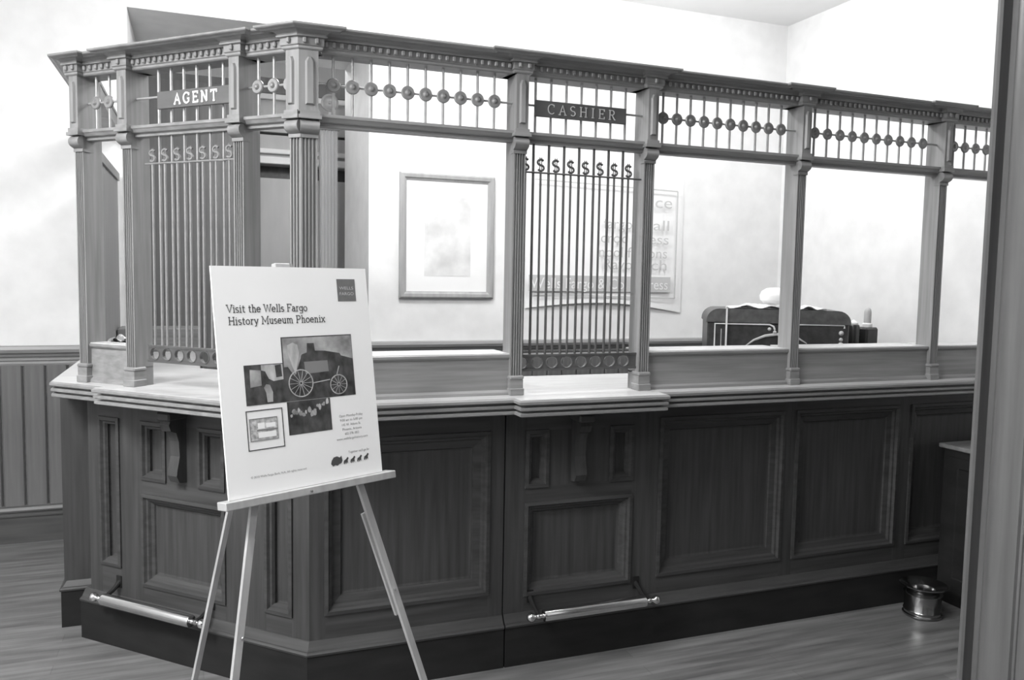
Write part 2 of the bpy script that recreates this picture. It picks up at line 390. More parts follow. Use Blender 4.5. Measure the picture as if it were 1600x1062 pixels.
plinth_prof = [(-.12,0),(0,0),(0,.160),(-.12,.160)]
trim_prof = [(-.10,.160),(.004,.160),(.006,.168),(0,.174),(-.006,.176),(-.024,.205),(-.03,.208),(-.10,.208)]
PD = -0.06       # plinth face lies behind pilaster plane by 6 cm
def base_trim(par, path, **k):
    part('plinth', MB().sweep(path, plinth_prof, **k), PLINTH, par)
    part('base_moulding', MB().sweep(path, trim_prof, **k), BASEH, par)

# angled unit below the agent window
ba = thing('counter_cabinet', 'angled dark panelled counter base below the AGENT window, behind the easel', 'cabinet', (*cw(-.6, .3), 0), -math.pi/4)
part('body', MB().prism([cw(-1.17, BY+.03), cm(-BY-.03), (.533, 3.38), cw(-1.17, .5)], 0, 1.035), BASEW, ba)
opsA = [(-1.10,-.99,.33,.945), (-.863,-.433,.275,.650), (-.863,-.735,.715,.945), (-.560,-.433,.715,.945), (-.235,-.115,.285,.945)]
def face_with_split(par, x0, x1, z0, z1, lowo, ups, others, F, y):
    allx = sorted([(o[0], o[1], 'o', o) for o in others] + [(lowo[0], lowo[1], 'l', lowo)])
    prev = x0
    for a, b, t, o in allx:
        part('stile', MB().box(prev, a, y, y+.03, z0, z1, F), BASEW, par); prev = b
        part('rail', MB().box(a, b, y, y+.03, z0, o[2], F), BASEH, par)
        if t == 'o': part('rail', MB().box(a, b, y, y+.03, o[3], z1, F), BASEH, par)
        else:
            zu0, zu1 = ups[0][2], ups[0][3]
            part('rail', MB().box(a, b, y, y+.03, o[3], zu0, F), BASEH, par)
            part('rail', MB().box(a, b, y, y+.03, zu1, z1, F), BASEH, par)
            part('stile', MB().box(ups[0][1], ups[1][0], y, y+.03, zu0, zu1, F), BASEW, par)
    part('stile', MB().box(prev, x1, y, y+.03, z0, z1, F), BASEW, par)
xe = (cm(-BY)[0]-.326)*R2 - (cm(-BY)[1]-2.88)*R2
face_with_split(ba, -1.17, xe, .16, 1.035, opsA[1], [opsA[2], opsA[3]], [opsA[0], opsA[4]], FC, BY)
for o in opsA: raised_panel(ba, *o, FC, BY, mw=.03 if o[1]-o[0] < .2 else .045)
corbel(ba, -.648, .985, FC, BY)
base_trim(ba, [cw(-1.20, -PD), cm(PD)], m1=(-.41421, -1))
# main run left of the joint
bb = thing('counter_cabinet', 'dark counter base with one large panel, right of the easel', 'cabinet', (.73, 3.2, 0))
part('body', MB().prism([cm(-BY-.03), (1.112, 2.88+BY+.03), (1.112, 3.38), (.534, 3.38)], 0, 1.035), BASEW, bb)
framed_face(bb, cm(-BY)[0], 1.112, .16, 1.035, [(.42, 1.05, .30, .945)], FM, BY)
raised_panel(bb, .42, 1.05, .30, .945, FM, BY, .062)
base_trim(bb, [cm(PD), (1.112, 2.94)], m0=(-.41421, -1))
# cashier unit
bc = thing('counter_cabinet', 'dark counter base with corbel and small panels below the CASHIER window', 'cabinet', (1.45, 3.2, 0))
part('body', MB().box(1.118, 1.79, 2.88+BY+.03, 3.38, 0, 1.035), BASEW, bc)
opsC = [(1.205,1.683,.275,.650), (1.205,1.298,.715,.940), (1.578,1.672,.715,.940)]
face_with_split(bc, 1.118, 1.79, .16, 1.035, opsC[0], [(1.205,1.298,.715,.940), (1.578,1.683,.715,.940)], [], FM, BY)
raised_panel(bc, *opsC[0], FM, BY); raised_panel(bc, *opsC[1], FM, BY, .026); raised_panel(bc, 1.578, 1.683, .715, .940, FM, BY, .026)
corbel(bc, 1.425, .985, FM, BY)
base_trim(bc, [(1.118, 2.94), (1.79, 2.94)])
# right run
bd = thing('counter_cabinet', 'dark counter base with tall plain panels in shadow behind the spittoon', 'cabinet', (2.95, 3.2, 0))
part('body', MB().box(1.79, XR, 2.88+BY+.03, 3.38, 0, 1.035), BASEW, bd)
opsD = [(1.80+.015, 2.455, .285, .965), (2.525, 3.13, .285, .965), (3.21, 3.82, .285, .965)]
framed_face(bd, 1.79, XR-.002, .16, 1.035, opsD, FM, BY)
for o in opsD: raised_panel(bd, *o, FM, BY, .058)
base_trim(bd, [(1.79, 2.94), (XR-.002, 2.94)])
# left return of the counter
be = thing('counter_cabinet', 'narrow dark end block of the counter at the far left, under the countertop overhang', 'cabinet', (-.4, 4.5, 0))
part('body', MB().prism([(-.56, 3.92), (-.292, 3.92), (-.15, 4.064), (-.15, 5.19), (-.56, 5.19)], 0, 1.035), BASEW, be)
base_trim(be, [(-.572, 5.19), (-.572, 3.90), (-.44, 3.90)])

# ------------------------------------------------------------------ countertop
ct = thing('countertop', 'long varnished wooden countertop with ridged edge running round the angled corner', 'countertop', (1.5, 3.0, 1.035))
NZ0, NZ1 = 1.036, 1.10
def kq(p): return p     # outward of pilaster plane
nr, npd = .075, .10
nc = .055
path = [(-.565, 5.19), (-.565, 0), None]
kl = 3.206 - nc*math.sqrt(2)
path = [(-.562, 5.19), (-.562, kl+.562), cw(-.905, -nc), cw(-.905, -npd), cw(-.252, -npd), cw(-.252, -nr), cm(nr), (1.085, 2.88-nr), (1.085, 2.74), (1.712, 2.74), (1.712, 2.88-nr), (XR-.002, 2.88-nr)]
nose = [(-.10,1.036),(-.012,1.036),(-.004,1.040),(-.004,1.049),(-.009,1.0515),(-.024,1.0525),(-.024,1.0575),(-.010,1.0585),(-.002,1.062),(-.002,1.070),(-.008,1.0735),(-.022,1.0745),(-.022,1.0795),(-.006,1.0805),(.002,1.085),(.002,1.094),(-.004,1.100),(-.10,1.100)]
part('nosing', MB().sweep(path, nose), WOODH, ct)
inner = [(XR-.002, 3.42), (.62, 3.42), (.0, 4.04), (.0, 5.19)]
off = []
outer = path
slab = MB()
# slab top polygon inset a little from the nosing line, tessellated through bmesh
def polyprism(pts, z0, z1):
    bm = bmesh.new(); vs = [bm.verts.new((x, y, z0)) for x, y in pts]; f = bm.faces.new(vs)
    r = bmesh.ops.extrude_face_region(bm, geom=[f])
    for e in r['geom']:
        if isinstance(e, bmesh.types.BMVert): e.co.z = z1
    bmesh.ops.triangulate(bm, faces=bm.faces[:]); bm.verts.index_update()
    mb = MB().add([tuple(v.co) for v in bm.verts], [tuple(v.index for v in f.verts) for f in bm.faces]); bm.free(); return mb
def offset(path, d):
    P = [Vector(p) for p in path]; out = []
    for i in range(len(P)):
        def nrm(a, b): q = (b-a).normalized(); return Vector((q.y, -q.x))
        n1 = nrm(P[max(i-1,0)], P[max(i,1)]); n2 = nrm(P[min(i,len(P)-2)], P[min(i+1,len(P)-1)])
        m = (n1+n2)/(1+n1.dot(n2)); out.append((P[i].x+m.x*d, P[i].y+m.y*d))
    return out
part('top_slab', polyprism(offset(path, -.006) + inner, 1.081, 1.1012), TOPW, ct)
ZT = 1.1012

# ================================================================== TELLER SCREEN
sc = thing('teller_screen', 'tall wooden teller screen of fluted pilasters and dentilled cornice on the counter', 'screen', (.326, 2.88, ZT))
PR = .022
# cornice: one mitred run with breaks over the pilasters and the two windows
cpts = [(-.452, 5.19), None]
def FCp(s, p): return cw(s, -p)
def FMp(x, p): return (x, 2.88-p)
kx = -.452 - PR
segs = [(-.452-PR, 5.19), (-.452-PR, (3.206-PR*math.sqrt(2))+.452+PR), FCp(-1.03, PR), FCp(-1.03, 0), FCp(-.862, 0), FCp(-.862, PR), FCp(-.222, PR), FCp(-.222, 0), FCp(-.075, 0), FCp(-.075, PR), cm(PR),
        FMp(.408, PR), FMp(.408, 0), FMp(1.045, 0), FMp(1.045, PR), FMp(1.705, PR), FMp(1.705, 0), FMp(2.335, 0), FMp(2.335, PR), FMp(2.452, PR), FMp(2.452, 0), FMp(3.125, 0), FMp(3.125, PR), FMp(3.27, PR), FMp(3.27, 0), FMp(XR-.002, 0)]
tprof = [(-.085,2.349),(.040,2.349),(.046,2.353),(.055,2.355),(.058,2.358),(.058,2.364),(-.085,2.364)]
cor = part('cornice', MB().sweep(segs, tprof), WOODH, sc)
PB = .026
blocks = [(FC, -1.105, -1.04), (FC, -.85, -.78), (FC, -.303, -.236), None, (FM, 1.085, 1.157), (FM, 1.637, 1.708), (FM, 2.385, 2.455), (FM, 3.195, 3.266)]
q0 = -.452-PB
low = [(q0, 5.19), (q0, (3.206-PB*math.sqrt(2))-q0)]
for bk in blocks:
    if bk is None: low += [FCp(-.058, 0), FCp(-.058, PB), cm(PB), FMp(.396, PB), FMp(.396, 0)]
    else:
        F, x0, x1 = bk; g = FCp if F is FC else FMp
        if x0 == -1.105: low += [g(x1, PB), g(x1, 0)]
        else: low += [g(x0, 0), g(x0, PB), g(x1, PB), g(x1, 0)]
low.append(FMp(XR-.002, 0))
cprof = [(-.085,2.292),(-.004,2.292),(0,2.296),(0,2.303),(.004,2.306),(.004,2.329),(.013,2.331),(.014,2.336),(.010,2.337),(.012,2.342),(.020,2.347),(.030,2.350),(-.085,2.350)]
part('bed_moulding', MB().sweep(low, cprof), WOODH, cor)
segs = low
dm = MB().box(-.0065, .0065, -.011, 0, 0, .018, b=.003).mesh('dentil', WOOD)
nd = 0
for a, b in zip(segs[1:-1], segs[2:]):
    A, B = Vector(a), Vector(b); L = (B-A).length
    if L < .045: continue
    d = (B-A)/L; n = int((L-.02)/.0255); ang = math.atan2(d.y, d.x)
    for i in range(n):
        p = A + d*(L*(i+.5)/n)
        inst('dentil', dm, cor, T(p.x+d.y*.003, p.y-d.x*.003, 2.310) @ Matrix.Rotation(ang, 4, 'Z')); nd += 1
# pilasters
def pil_geo(mb, F, s0, s1, D=.085, nf=4):
    wdt = s1-s0
    # fluted shaft
    poly = [(s1, D), (s0, D), (s0, 0.0)]
    fw = (wdt-.008)/nf
    for i in range(nf):
        x = s0+.004+i*fw
        poly += [(x+.0012, 0), (x+.003, .0065), (x+fw-.003, .0065), (x+fw-.0012, 0)]
    poly += [(s1, 0.0)]
    mb.prism(poly[::-1] if False else poly, 1.17, 2.03, F)
    mb.box(s0, s1, 0, D, 2.03, 2.09, F); mb.box(s0, s1, -.020, D, 2.09, 2.307, F)                      # upper block
    mb.box(s0, s1, .004, D, 1.10, 1.175, F)
def pil_base(mb, F, s0, s1):
    mb.box(s0-.006, s1+.006, -.014, .05, ZT-.001, 1.128, F, b=.003)
    mb.box(s0-.003, s1+.003, -.008, .05, 1.128, 1.160, F)
    mb.box(s0-.006, s1+.006, -.012, .05, 1.160, 1.176, F, b=.005)
def pil_cap(mb, F, s0, s1):
    a = [(0, 2.018)] + [(-.006-.021*math.sin(math.radians(t)), 2.044-.021*math.cos(math.radians(t))) for t in range(20, 181, 20)] + [(0, 2.066)]
    n = len(a); vs = [(s0-.004, y, z) for y, z in a]+[(s1+.004, y, z) for y, z in a]
    fs = [tuple(range(n)), tuple(range(2*n-1, n-1, -1))]+[(i, (i+1) % n, n+(i+1) % n, n+i) for i in range(n)]
    mb.add(vs, fs, F)
    mb.box(s0-.003, s1+.003, -.004, .03, 2.006, 2.018, F)
    mb.box(s0-.010, s1+.010, -.030, .03, 2.066, 2.078, F)
    mb.box(s0-.005, s1+.005, -.025, .03, 2.078, 2.094, F)
def pil_upper(mb, F, s0, s1):
    i = (s1-s0)*.22; x0, x1 = s0+i, s1-i; c = (x0+x1)/2
    o = [(x0, 2.112), (x1, 2.112), (x1, 2.255), (c+.006, 2.270), (c-.006, 2.270), (x0, 2.255)]
    n = len(o); vs = [(x, -.020, z) for x, z in o] + [(c+(x-c)*.6, -.028, 2.19+(z-2.19)*.95) for x, z in o]
    mb.add(vs, [tuple(range(n, 2*n))]+[(k, (k+1) % n, n+(k+1) % n, n+k) for k in range(n)], F)
PILS = [[(FC, -1.095, -1.05)], [(FC, -.838, -.79)], [(FC, -.294, -.249)], [(FC, -.046, 0), (FM, .326, .382)], [(FM, 1.097, 1.144)], [(FM, 1.649, 1.695)], [(FM, 2.398, 2.442)], [(FM, 3.207, 3.253)]]
for pl in PILS:
    g, b, c, u = MB(), MB(), MB(), MB()
    for F, s0, s1 in pl:
        pil_geo(g, F, s0, s1, nf=3 if len(pl) > 1 and F is FC else 4); pil_base(b, F, s0, s1); pil_cap(c, F, s0, s1); pil_upper(u, F, s0, s1)
    if len(pl) > 1: g.prism([(.326, 2.88), cw(0, -.02), cm(.02), (.326, 2.86)], 2.09, 2.307)
    p = part('pilaster', g, WOOD, sc)
    part('pilaster_base', b, WOODH, p); part('capital', c, WOODH, p, smooth=True); part('raised_panel', u, WOOD, p)
# middle rails and sills, bay by bay
rprof = [(-.055,2.050),(-.016,2.050),(-.016,2.060),(-.004,2.064),(.002,2.074),(.006,2.078),(.006,2.088),(-.055,2.091)]
BAYS = [(FC, -1.05, -.838, 'sill'), (FC, -.79, -.294, 'agent'), (FC, -.249, -.046, 'sill'), (FM, .382, 1.097, 'sill'), (FM, 1.144, 1.649, 'cashier'), (FM, 1.695, 2.398, 'sill'), (FM, 2.442, 3.207, 'sill'), (FM, 3.253, XR-.003, 'sill')]
sprof = [(-.016,ZT-.001),(-.004,ZT-.001),(-.006,1.112),(-.016,1.120),(-.018,1.236),(-.012,1.240),(-.008,1.246),(-.008,1.254),(-.012,1.256),(-.05,1.256),(-.05,ZT-.001)]
for F, s0, s1, kind in BAYS:
    part('middle_rail', MB().sweep([(s0, 0), (s1, 0)], rprof, F), WOODH, sc)
    if kind == 'sill':
        sp = sprof if s1-s0 > .3 else [(max(d, -.09), z) for d, z in sprof]
        sb = part('sill_board', MB().sweep([(s0, 0), (s1, 0)], sp, F), WOODH, sc)
        part('sill_cap', MB().box(s0, s1, .014, .19 if s1-s0 > .3 else .085, 1.2545, 1.259, F), TOPW, sb)  # cap in the lightened oak, painting in a brightly lit top face
# transom grilles
rosm = None
def ros_mesh():
    prof = [(.0005, -.013), (.005, -.0125), (.008, -.009), (.011, -.0055), (.016, -.005), (.0215, -.0055), (.0245, -.002), (.0245, .003), (.0005, .004)]
    return MB().lathe(prof, 18, Matrix.Rotation(-math.pi/2, 4, 'X').inverted() @ Matrix.Rotation(math.pi, 4, 'X') if False else Matrix.Rotation(-math.pi/2, 4, 'X')).mesh('rosette', ROSET, smooth=True)
rosm = ros_mesh()
barm = MB().tube([(0, 0, 2.086), (0, 0, 2.292)], .0052, 8).mesh('bar', BRASS, smooth=True)
ZR = 2.193; GY = .03
GR = [(FC, -1.05, -.838, [-1.005, -.935, -.866], True), (FC, -.79, -.294, [-.678+.0625*i for i in range(7)] , False), (FC, -.249, -.046, [-.205, -.137, -.069], True),
      (FM, .382, 1.097, [.439+.0652*i for i in range(10)], True), (FM, 1.144, 1.649, [1.191+.0636*i for i in range(7)], False),
      (FM, 1.695, 2.398, [1.743+.0641*i for i in range(10)], True), (FM, 2.442, 3.207, [2.499+.0688*i for i in range(10)], True), (FM, 3.253, XR-.003, [3.312+.069*i for i in range(12)], True)]
for F, s0, s1, xs, ro in GR:
    g = part('transom_rod', MB().tube([(s0, GY, ZR), (s1, GY, ZR)], .0042, 8, F), BRASS, sc, smooth=True)
    for x in xs:
        inst('bar', barm, g, F @ T(x, GY, 0))
        if ro: inst('rosette', rosm, g, F @ T(x, GY-.004, ZR))
# wing of the screen running back to the wall at the left
for y0, y1 in ((3.72, 4.37), (4.38, 5.185)):
    part('wing_panel', MB().box(-.452, -.425, y0, y1, ZT, 2.05), WOOD, sc)
part('wing_rail', MB().box(-.458, -.415, 3.70, 5.185, 2.05, 2.092), WOODH, sc)

# ------------------------------------------------------------------ signs
def sign(name, label, txt, F, x0, x1, z0, z1, h, t, track, lm, y):
    wc = F @ Vector(((x0+x1)/2, y, z0))
    th = thing(name, label, 'sign', wc, 0 if F is FM else -math.pi/4)
    part('board', MB().box(x0, x1, y, y+.012, z0, z1, F, b=.0015), SIGN, th)
    wd = text_width(txt, h, track); x = (x0+x1)/2 - wd/2; z = (z0+z1)/2 - h/2
    for c in txt:
        mb = MB(); glyph(mb, c, x, z, h, t, F, y-.003, y+.001); x += (GL[c][0]+track)*h
        part('letter', mb, lm, th)
sign('window_sign', 'dark sign lettered AGENT in bold white capitals', 'AGENT', FC, -.662, -.284, 2.143, 2.206, .036, .17, .38, WHITE, .006)
sign('window_sign', 'dark sign lettered CASHIER in thin pale capitals', 'CASHIER', FM, 1.182, 1.566, 2.150, 2.210, .035, .085, .5, PALEM, .006)

# ------------------------------------------------------------------ window grilles with dollar signs
def dollar_mesh(m):
    mb = MB()
    sp = [(-.013+x, 0, z) for x, z in [(a, b) for a, b in s_shape(.026, .042, 8)]]
    mb.tube(sp, .0046, 6)
    for dx in (-.0038, .0038): mb.tube([(dx, 0, -.007), (dx, 0, .050)], .0019, 5)
    return mb.mesh('dollar_sign', m, smooth=True)
def ring_plate(F, x0, x1, z0, z1, cs, r, y0, y1):
    mb = MB(); n = 16
    edges = [x0]+[(a+b)/2 for a, b in zip(cs, cs[1:])]+[x1]; zc = (z0+z1)/2
    for c, a, b in zip(cs, edges, edges[1:]):
        outer = []; innr = []
        for k in range(n):
            t = 2*math.pi*k/n; cx, cz = math.cos(t), math.sin(t); innr.append((c+r*cx, zc+r*cz))
            q = max(abs(cx), abs(cz)); sx, sz = cx/q, cz/q
            outer.append((c+(b-c)*sx if sx > 0 else c+(c-a)*sx, zc+(z1-z0)/2*sz))
        vs = [(x, y0, z) for x, z in outer]+[(x, y0, z) for x, z in innr]+[(x, y1, z) for x, z in outer]+[(x, y1, z) for x, z in innr]
        fs = []
        for k in range(n):
            j = (k+1) % n
            fs += [(k, j, n+j, n+k), (2*n+k, 3*n+k, 3*n+j, 2*n+j), (n+k, n+j, 3*n+j, 3*n+k)]
        mb.add(vs, fs, F)
    mb.box(x0, x1, y0-.003, y1+.002, z1-.001, z1+.007, F); mb.box(x0, x1, y0-.003, y1+.002, z0-.007, z0+.001, F)
    return mb
def grille(label, F, x0, x1, bars, dols, m, z0, z1, zrod, m2):
    th = thing('window_grille', label, 'grille', F @ Vector(((x0+x1)/2, GY, z0)), 0 if F is FM else -math.pi/4)
    lb = MB().tube([(0, 0, z1), (0, 0, 2.055)], .0054, 8).mesh('bar', m, smooth=True)
    for x in bars: inst('bar', lb, th, F @ T(x, GY, 0))
    rb = MB().tube([(0, 0, z1), (0, 0, zrod)], .0046, 8).mesh('dollar_rod', m, smooth=True)
    dmm = dollar_mesh(m)
    for x in dols:
        r = inst('dollar_rod', rb, th, F @ T(x, GY-.004, 0))
        inst('dollar_sign', dmm, r, F @ T(x, GY-.004, zrod+.008))
    part('cross_rod', MB().tube([(x0, GY-.006, zrod), (x1, GY-.006, zrod)], .0036, 8, F), m, th, smooth=True)
    cs = [d for d in dols]
    pl = part('ring_rail', ring_plate(F, x0, x1, z0, z1, cs, .0235, GY-.008, GY+.006), m2, th)
    rm = MB().tube([(.0235*math.cos(2*math.pi*k/18), 0, .0235*math.sin(2*math.pi*k/18)) for k in range(18)], .0026, 6, closed=True).mesh('ring', m2, smooth=True)
    for c in cs: inst('ring', rm, pl, F @ T(c, GY-.008, (z0+z1)/2))
grille('upright bar grille topped with dollar signs in the CASHIER window', FM, 1.144, 1.649, [1.187+.0636*i for i in range(7)], [1.1535+.0627*i for i in range(8)], IRON, 1.196, 1.246, 1.944, IRON)
grille('upright bar grille topped with dollar signs in the AGENT window', FC, -.745, -.294, [-.678+.0625*i for i in range(7)], [-.711+.0624*i for i in range(7)], ROSET, 1.206, 1.258, 1.949, IRON)

# ------------------------------------------------------------------ foot rests
def foot_rest(label, F, x0, x1, y, z):
    th = thing('foot_rail', label, 'foot rail', F @ Vector(((x0+x1)/2, y, z-.05)), 0 if F is FM else -math.pi/4, 'metal foot rails at the counter base')
    RX = F @ T(x0, y, z) @ Matrix.Rotation(math.pi/2, 4, 'Y'); L = x1-x0
    part('roller', MB().lathe([(.012, .065), (.0225, .068), (.0245, .075), (.0245, L-.075), (.0225, L-.068), (.012, L-.065)], 20, RX), CHROME, th, smooth=True)
    for e in (0, 1):
        M2 = RX if e == 0 else F @ T(x1, y, z) @ Matrix.Rotation(-math.pi/2, 4, 'Y')
        k = part('knob', MB().lathe([(.002, -.004), (.011, .0), (.0175, .009), (.0185, .017), (.015, .026), (.008, .032), (.007, .038), (.011, .042), (.011, .050), (.008, .054), (.010, .066)], 18, M2), CHROME, th, smooth=True)
        xb = x0+.052 if e == 0 else x1-.052
        b = MB().tube([(xb, y, z), (xb, y+.03, z+.002), (xb, y+.06, z+.014), (xb, BY+.004, z+.04)], [.008, .009, .009, .011], 8, F)
        b.box(xb-.014, xb+.014, BY-.004, BY+.004, z+.015, z+.065, F)
        part('bracket', b, PLINTH, th, smooth=True)
foot_rest('short shiny metal foot rail under the CASHIER window', FM, 1.180, 1.768, -.02, .228)
foot_rest('shiny metal foot rail under the AGENT window, crossed by the easel leg', FC, -1.055, -.448, -.005, .226)

# ================================================================== EASEL AND NOTICE BOARD
U = Vector((0.91043, 0.41365, 0.0019)).normalized(); V = Vector((-.06278, .13364, .98904))
N = U.cross(V).normalized()      # towards the viewer
N = N if N.y < 0 else -N
V = N.cross(U).normalized() * 1.0
V = V if V.z > 0 else -V
O = Vector((.071, 2.368, .913)); BW, BH = .5232, .66
FBd = Matrix(((U.x, -N.x, V.x, O.x), (U.y, -N.y, V.y, O.y), (U.z, -N.z, V.z, O.z), (0, 0, 0, 1)))   # x right, y into board, z up the board
bo = thing('notice_board', 'white printed museum notice board with photographs standing on the easel', 'notice board', FBd @ Vector((BW/2, 0, 0)))
part('card', MB().box(0, BW, 0, .006, 0, BH, FBd), CARD, bo)
def flat(x0, x1, z0, z1, y=-.0006): return MB().box(x0, x1, y, .001, z0, z1, FBd)
part('heading', stroke_text('Visit the Wells Fargo', .0385, .5268, .0215, .115, FBd, -.0009, .001, .03*1.0), INK, bo, label='heading reading Visit the Wells Fargo')
def fit_heading(txt, x, z, h, width, t):
    tr_ = (width/h - sum(GL[c][0] for c in txt))/(len(txt)-1)
    return stroke_text(txt, x, z, h, t, FBd, -.0009, .001, tr_)
bpy.data.objects.remove(bo.children[-1])
part('heading', fit_heading('Visit the Wells Fargo', .0370, .5266, .0215, .260, .11), INK, bo)
part('heading', fit_heading('History Museum Phoenix', .0400, .4915, .0215, .316, .11), INK, bo)
lg = part('logo_square', flat(.4095, .4775, .5545, .6252), LOGO, bo)
part('logo_lettering', font_text('WELLS', .0135, FBd @ T(.4175, -.0010, .592), .052), INKL, lg)
part('logo_lettering', font_text('FARGO', .0135, FBd @ T(.4175, -.0010, .574), .052), INKL, lg)
# photographs
p1 = part('photograph', flat(.1985, .4462, .2570, .4495), PHOTO1, bo)
part('photo_sky', MB().add([(.202,-.0009,.446),(.4445,-.0009,.446),(.4455,-.0009,.372),(.40,-.0009,.385),(.36,-.0009,.394),(.29,-.0009,.402),(.265,-.0009,.395),(.25,-.0009,.36),(.235,-.0009,.33),(.215,-.0009,.36),(.202,-.0009,.36)], [tuple(range(11))], FBd), PHOTO2, p1)
part('photo_figure', MB().add([(.218,-.0011,.425),(.236,-.0011,.432),(.252,-.0011,.425),(.256,-.0011,.40),(.246,-.0011,.36),(.240,-.0011,.335),(.230,-.0011,.36),(.218,-.0011,.40)], [tuple(range(8))], FBd), PHOTO3, p1)
def pc(pts, y=-.0013): return MB().add([(a, y, b) for a, b in pts], [tuple(range(len(pts)))], FBd)
part('photo_coach', pc([(.243,.318),(.262,.392),(.282,.398),(.285,.428),(.309,.427),(.311,.404),(.345,.402),(.398,.392),(.410,.372),(.412,.330),(.395,.318)]), PHOTO1, p1)
part('photo_coach_side', pc([(.272,.335),(.270,.372),(.352,.372),(.354,.338)], -.0015), INKM, p1)
def wheel(c, r, ns):
    mb = MB()
    ribbon(mb, [(c[0]+r*math.cos(2*math.pi*k/28), c[1]+r*math.sin(2*math.pi*k/28)) for k in range(29)], .0032, FBd, -.0019, -.0015)
    for k in range(ns):
        a = 2*math.pi*k/ns; ribbon(mb, [(c[0]+.004*math.cos(a), c[1]+.004*math.sin(a)), (c[0]+r*math.cos(a), c[1]+r*math.sin(a))], .0013, FBd, -.0019, -.0015)
    ribbon(mb, arc(c[0], c[1], .005, .005, 0, 360, 12), .002, FBd, -.0019, -.0015)
    return mb
part('photo_wheel', wheel((.2545, .3085), .0405, 14), PHOTO3, p1); part('photo_wheel', wheel((.3862, .2945), .0298, 12), PHOTO3, p1)
ax = MB(); ribbon(ax, [(.296,.306),(.356,.312)], .0028, FBd, -.0019, -.0015); ribbon(ax, [(.382,.326),(.392,.352)], .003, FBd, -.0019, -.0015)
part('photo_shaft', ax, PHOTO3, p1)
p2 = part('photograph', flat(.0748, .1985, .2568, .3732), PHOTO1, bo)
part('photo_wall', pc([(.128,.371),(.1975,.371),(.1975,.325),(.165,.322),(.150,.33),(.140,.352),(.128,.356)]), PHOTO3, p2)
part('photo_panel', pc([(.092,.36),(.126,.356),(.126,.312),(.090,.308)]), PHOTO2, p2)
part('photo_person', pc([(.140,.262),(.138,.29),(.132,.305),(.140,.315),(.152,.312),(.160,.29),(.158,.262)], -.0015), PHOTO2, p2)
part('photo_frame', pc([(.172,.368),(.192,.370),(.194,.334),(.174,.332)], -.0015), PHOTO1, p2)
p3 = part('photograph', flat(.2022, .3505, .1570, .2560), PHOTO1, bo)
rg = random.Random(4)
for i in range(16):
    cx = .212+.130*(i+rg.random())/16; cz = .212+.022*rg.random()+.018*max(0, (cx-.29)/.05); rx = .0035+.004*rg.random(); rz = .004+.007*rg.random()
    part('photo_glow', pc([(cx+rx*math.cos(k*math.pi/4)*(.7+.5*rg.random()), cz+rz*math.sin(k*math.pi/4)*(.7+.5*rg.random())) for k in range(8)], -.0010-.00003*i), PHOTO2 if i % 3 else PHOTO3, p3)
mp_ = part('floor_plan', MB().rings(.0698, .1855, .1276, .2426, [(0, .0005), (0, -.0008), (.0028, -.0008), (.0028, .0005)], FBd, cap=False), INK, bo)
part('plan_print', flat(.079, .166, .155, .218), MAPM, mp_)
for r in ((.104,.125,.188,.205), (.130,.160,.190,.203), (.104,.160,.162,.178)): part('plan_room', MB().box(r[0], r[1], -.0010, 0, r[2], r[3], FBd), CARD, mp_)
pe = MB(); ribbon(pe, [(.079,.155),(.166,.155),(.166,.218),(.079,.218),(.079,.155)], .0018, FBd, -.0012, -.0004); ribbon(pe, [(.100,.184),(.166,.184)], .004, FBd, -.0012, -.0004)
part('plan_walls', pe, INKM, mp_)
for txt, x0, x1, z in (('Open Monday-Friday', .378, .4655, .191), ('9:00 am to 5:00 pm', .380, .4625, .1772), ('145 W. Adams St.', .3855, .4555, .1628), ('Phoenix, Arizona', .3862, .4572, .1485), ('602-378-1852', .3942, .4462, .1346), ('www.wellsfargohistory.com', .3625, .4778, .1200)):
    part('address_line', font_text(txt, .0105, FBd @ T(x0, -.0008, z), x1-x0), INKM, bo)
part('slogan', font_text("Together we'll go far", .0105, FBd @ T(.401, -.0008, .0765), .0785), INKM, bo)
part('copyright_line', font_text('© 2010 Wells Fargo Bank, N.A. All rights reserved.', .0085, FBd @ T(.0705, -.0008, .0500), .180), INKM, bo)
cc = MB().add([(a, -.0009, b) for a, b in ((.335,.052),(.338,.062),(.346,.071),(.358,.073),(.368,.068),(.374,.073),(.377,.058),(.373,.050),(.364,.048),(.358,.044),(.350,.047),(.342,.044))], [tuple(range(12))], FBd)
st = part('stagecoach_mark', cc, INK, bo)
for hx in (.386, .411, .436, .460):
    if hx > .45: continue
    part('horse_mark', MB().add([(hx+a, -.0009, .044+b) for a, b in ((-.006,.004),(-.004,.012),(.004,.016),(.010,.022),(.014,.018),(.010,.012),(.010,.002),(.006,.006),(.003,.0),(0,.007),(-.002,.0))], [tuple(range(11))], FBd), INK, st)
part('horse_mark', MB().add([(.462+a, -.0009, .046+b) for a, b in ((-.006,.004),(-.004,.012),(.004,.016),(.010,.022),(.014,.018),(.010,.012),(.010,.002),(.006,.006),(.003,.0),(0,.007),(-.002,.0))], [tuple(range(11))], FBd), INK, st)

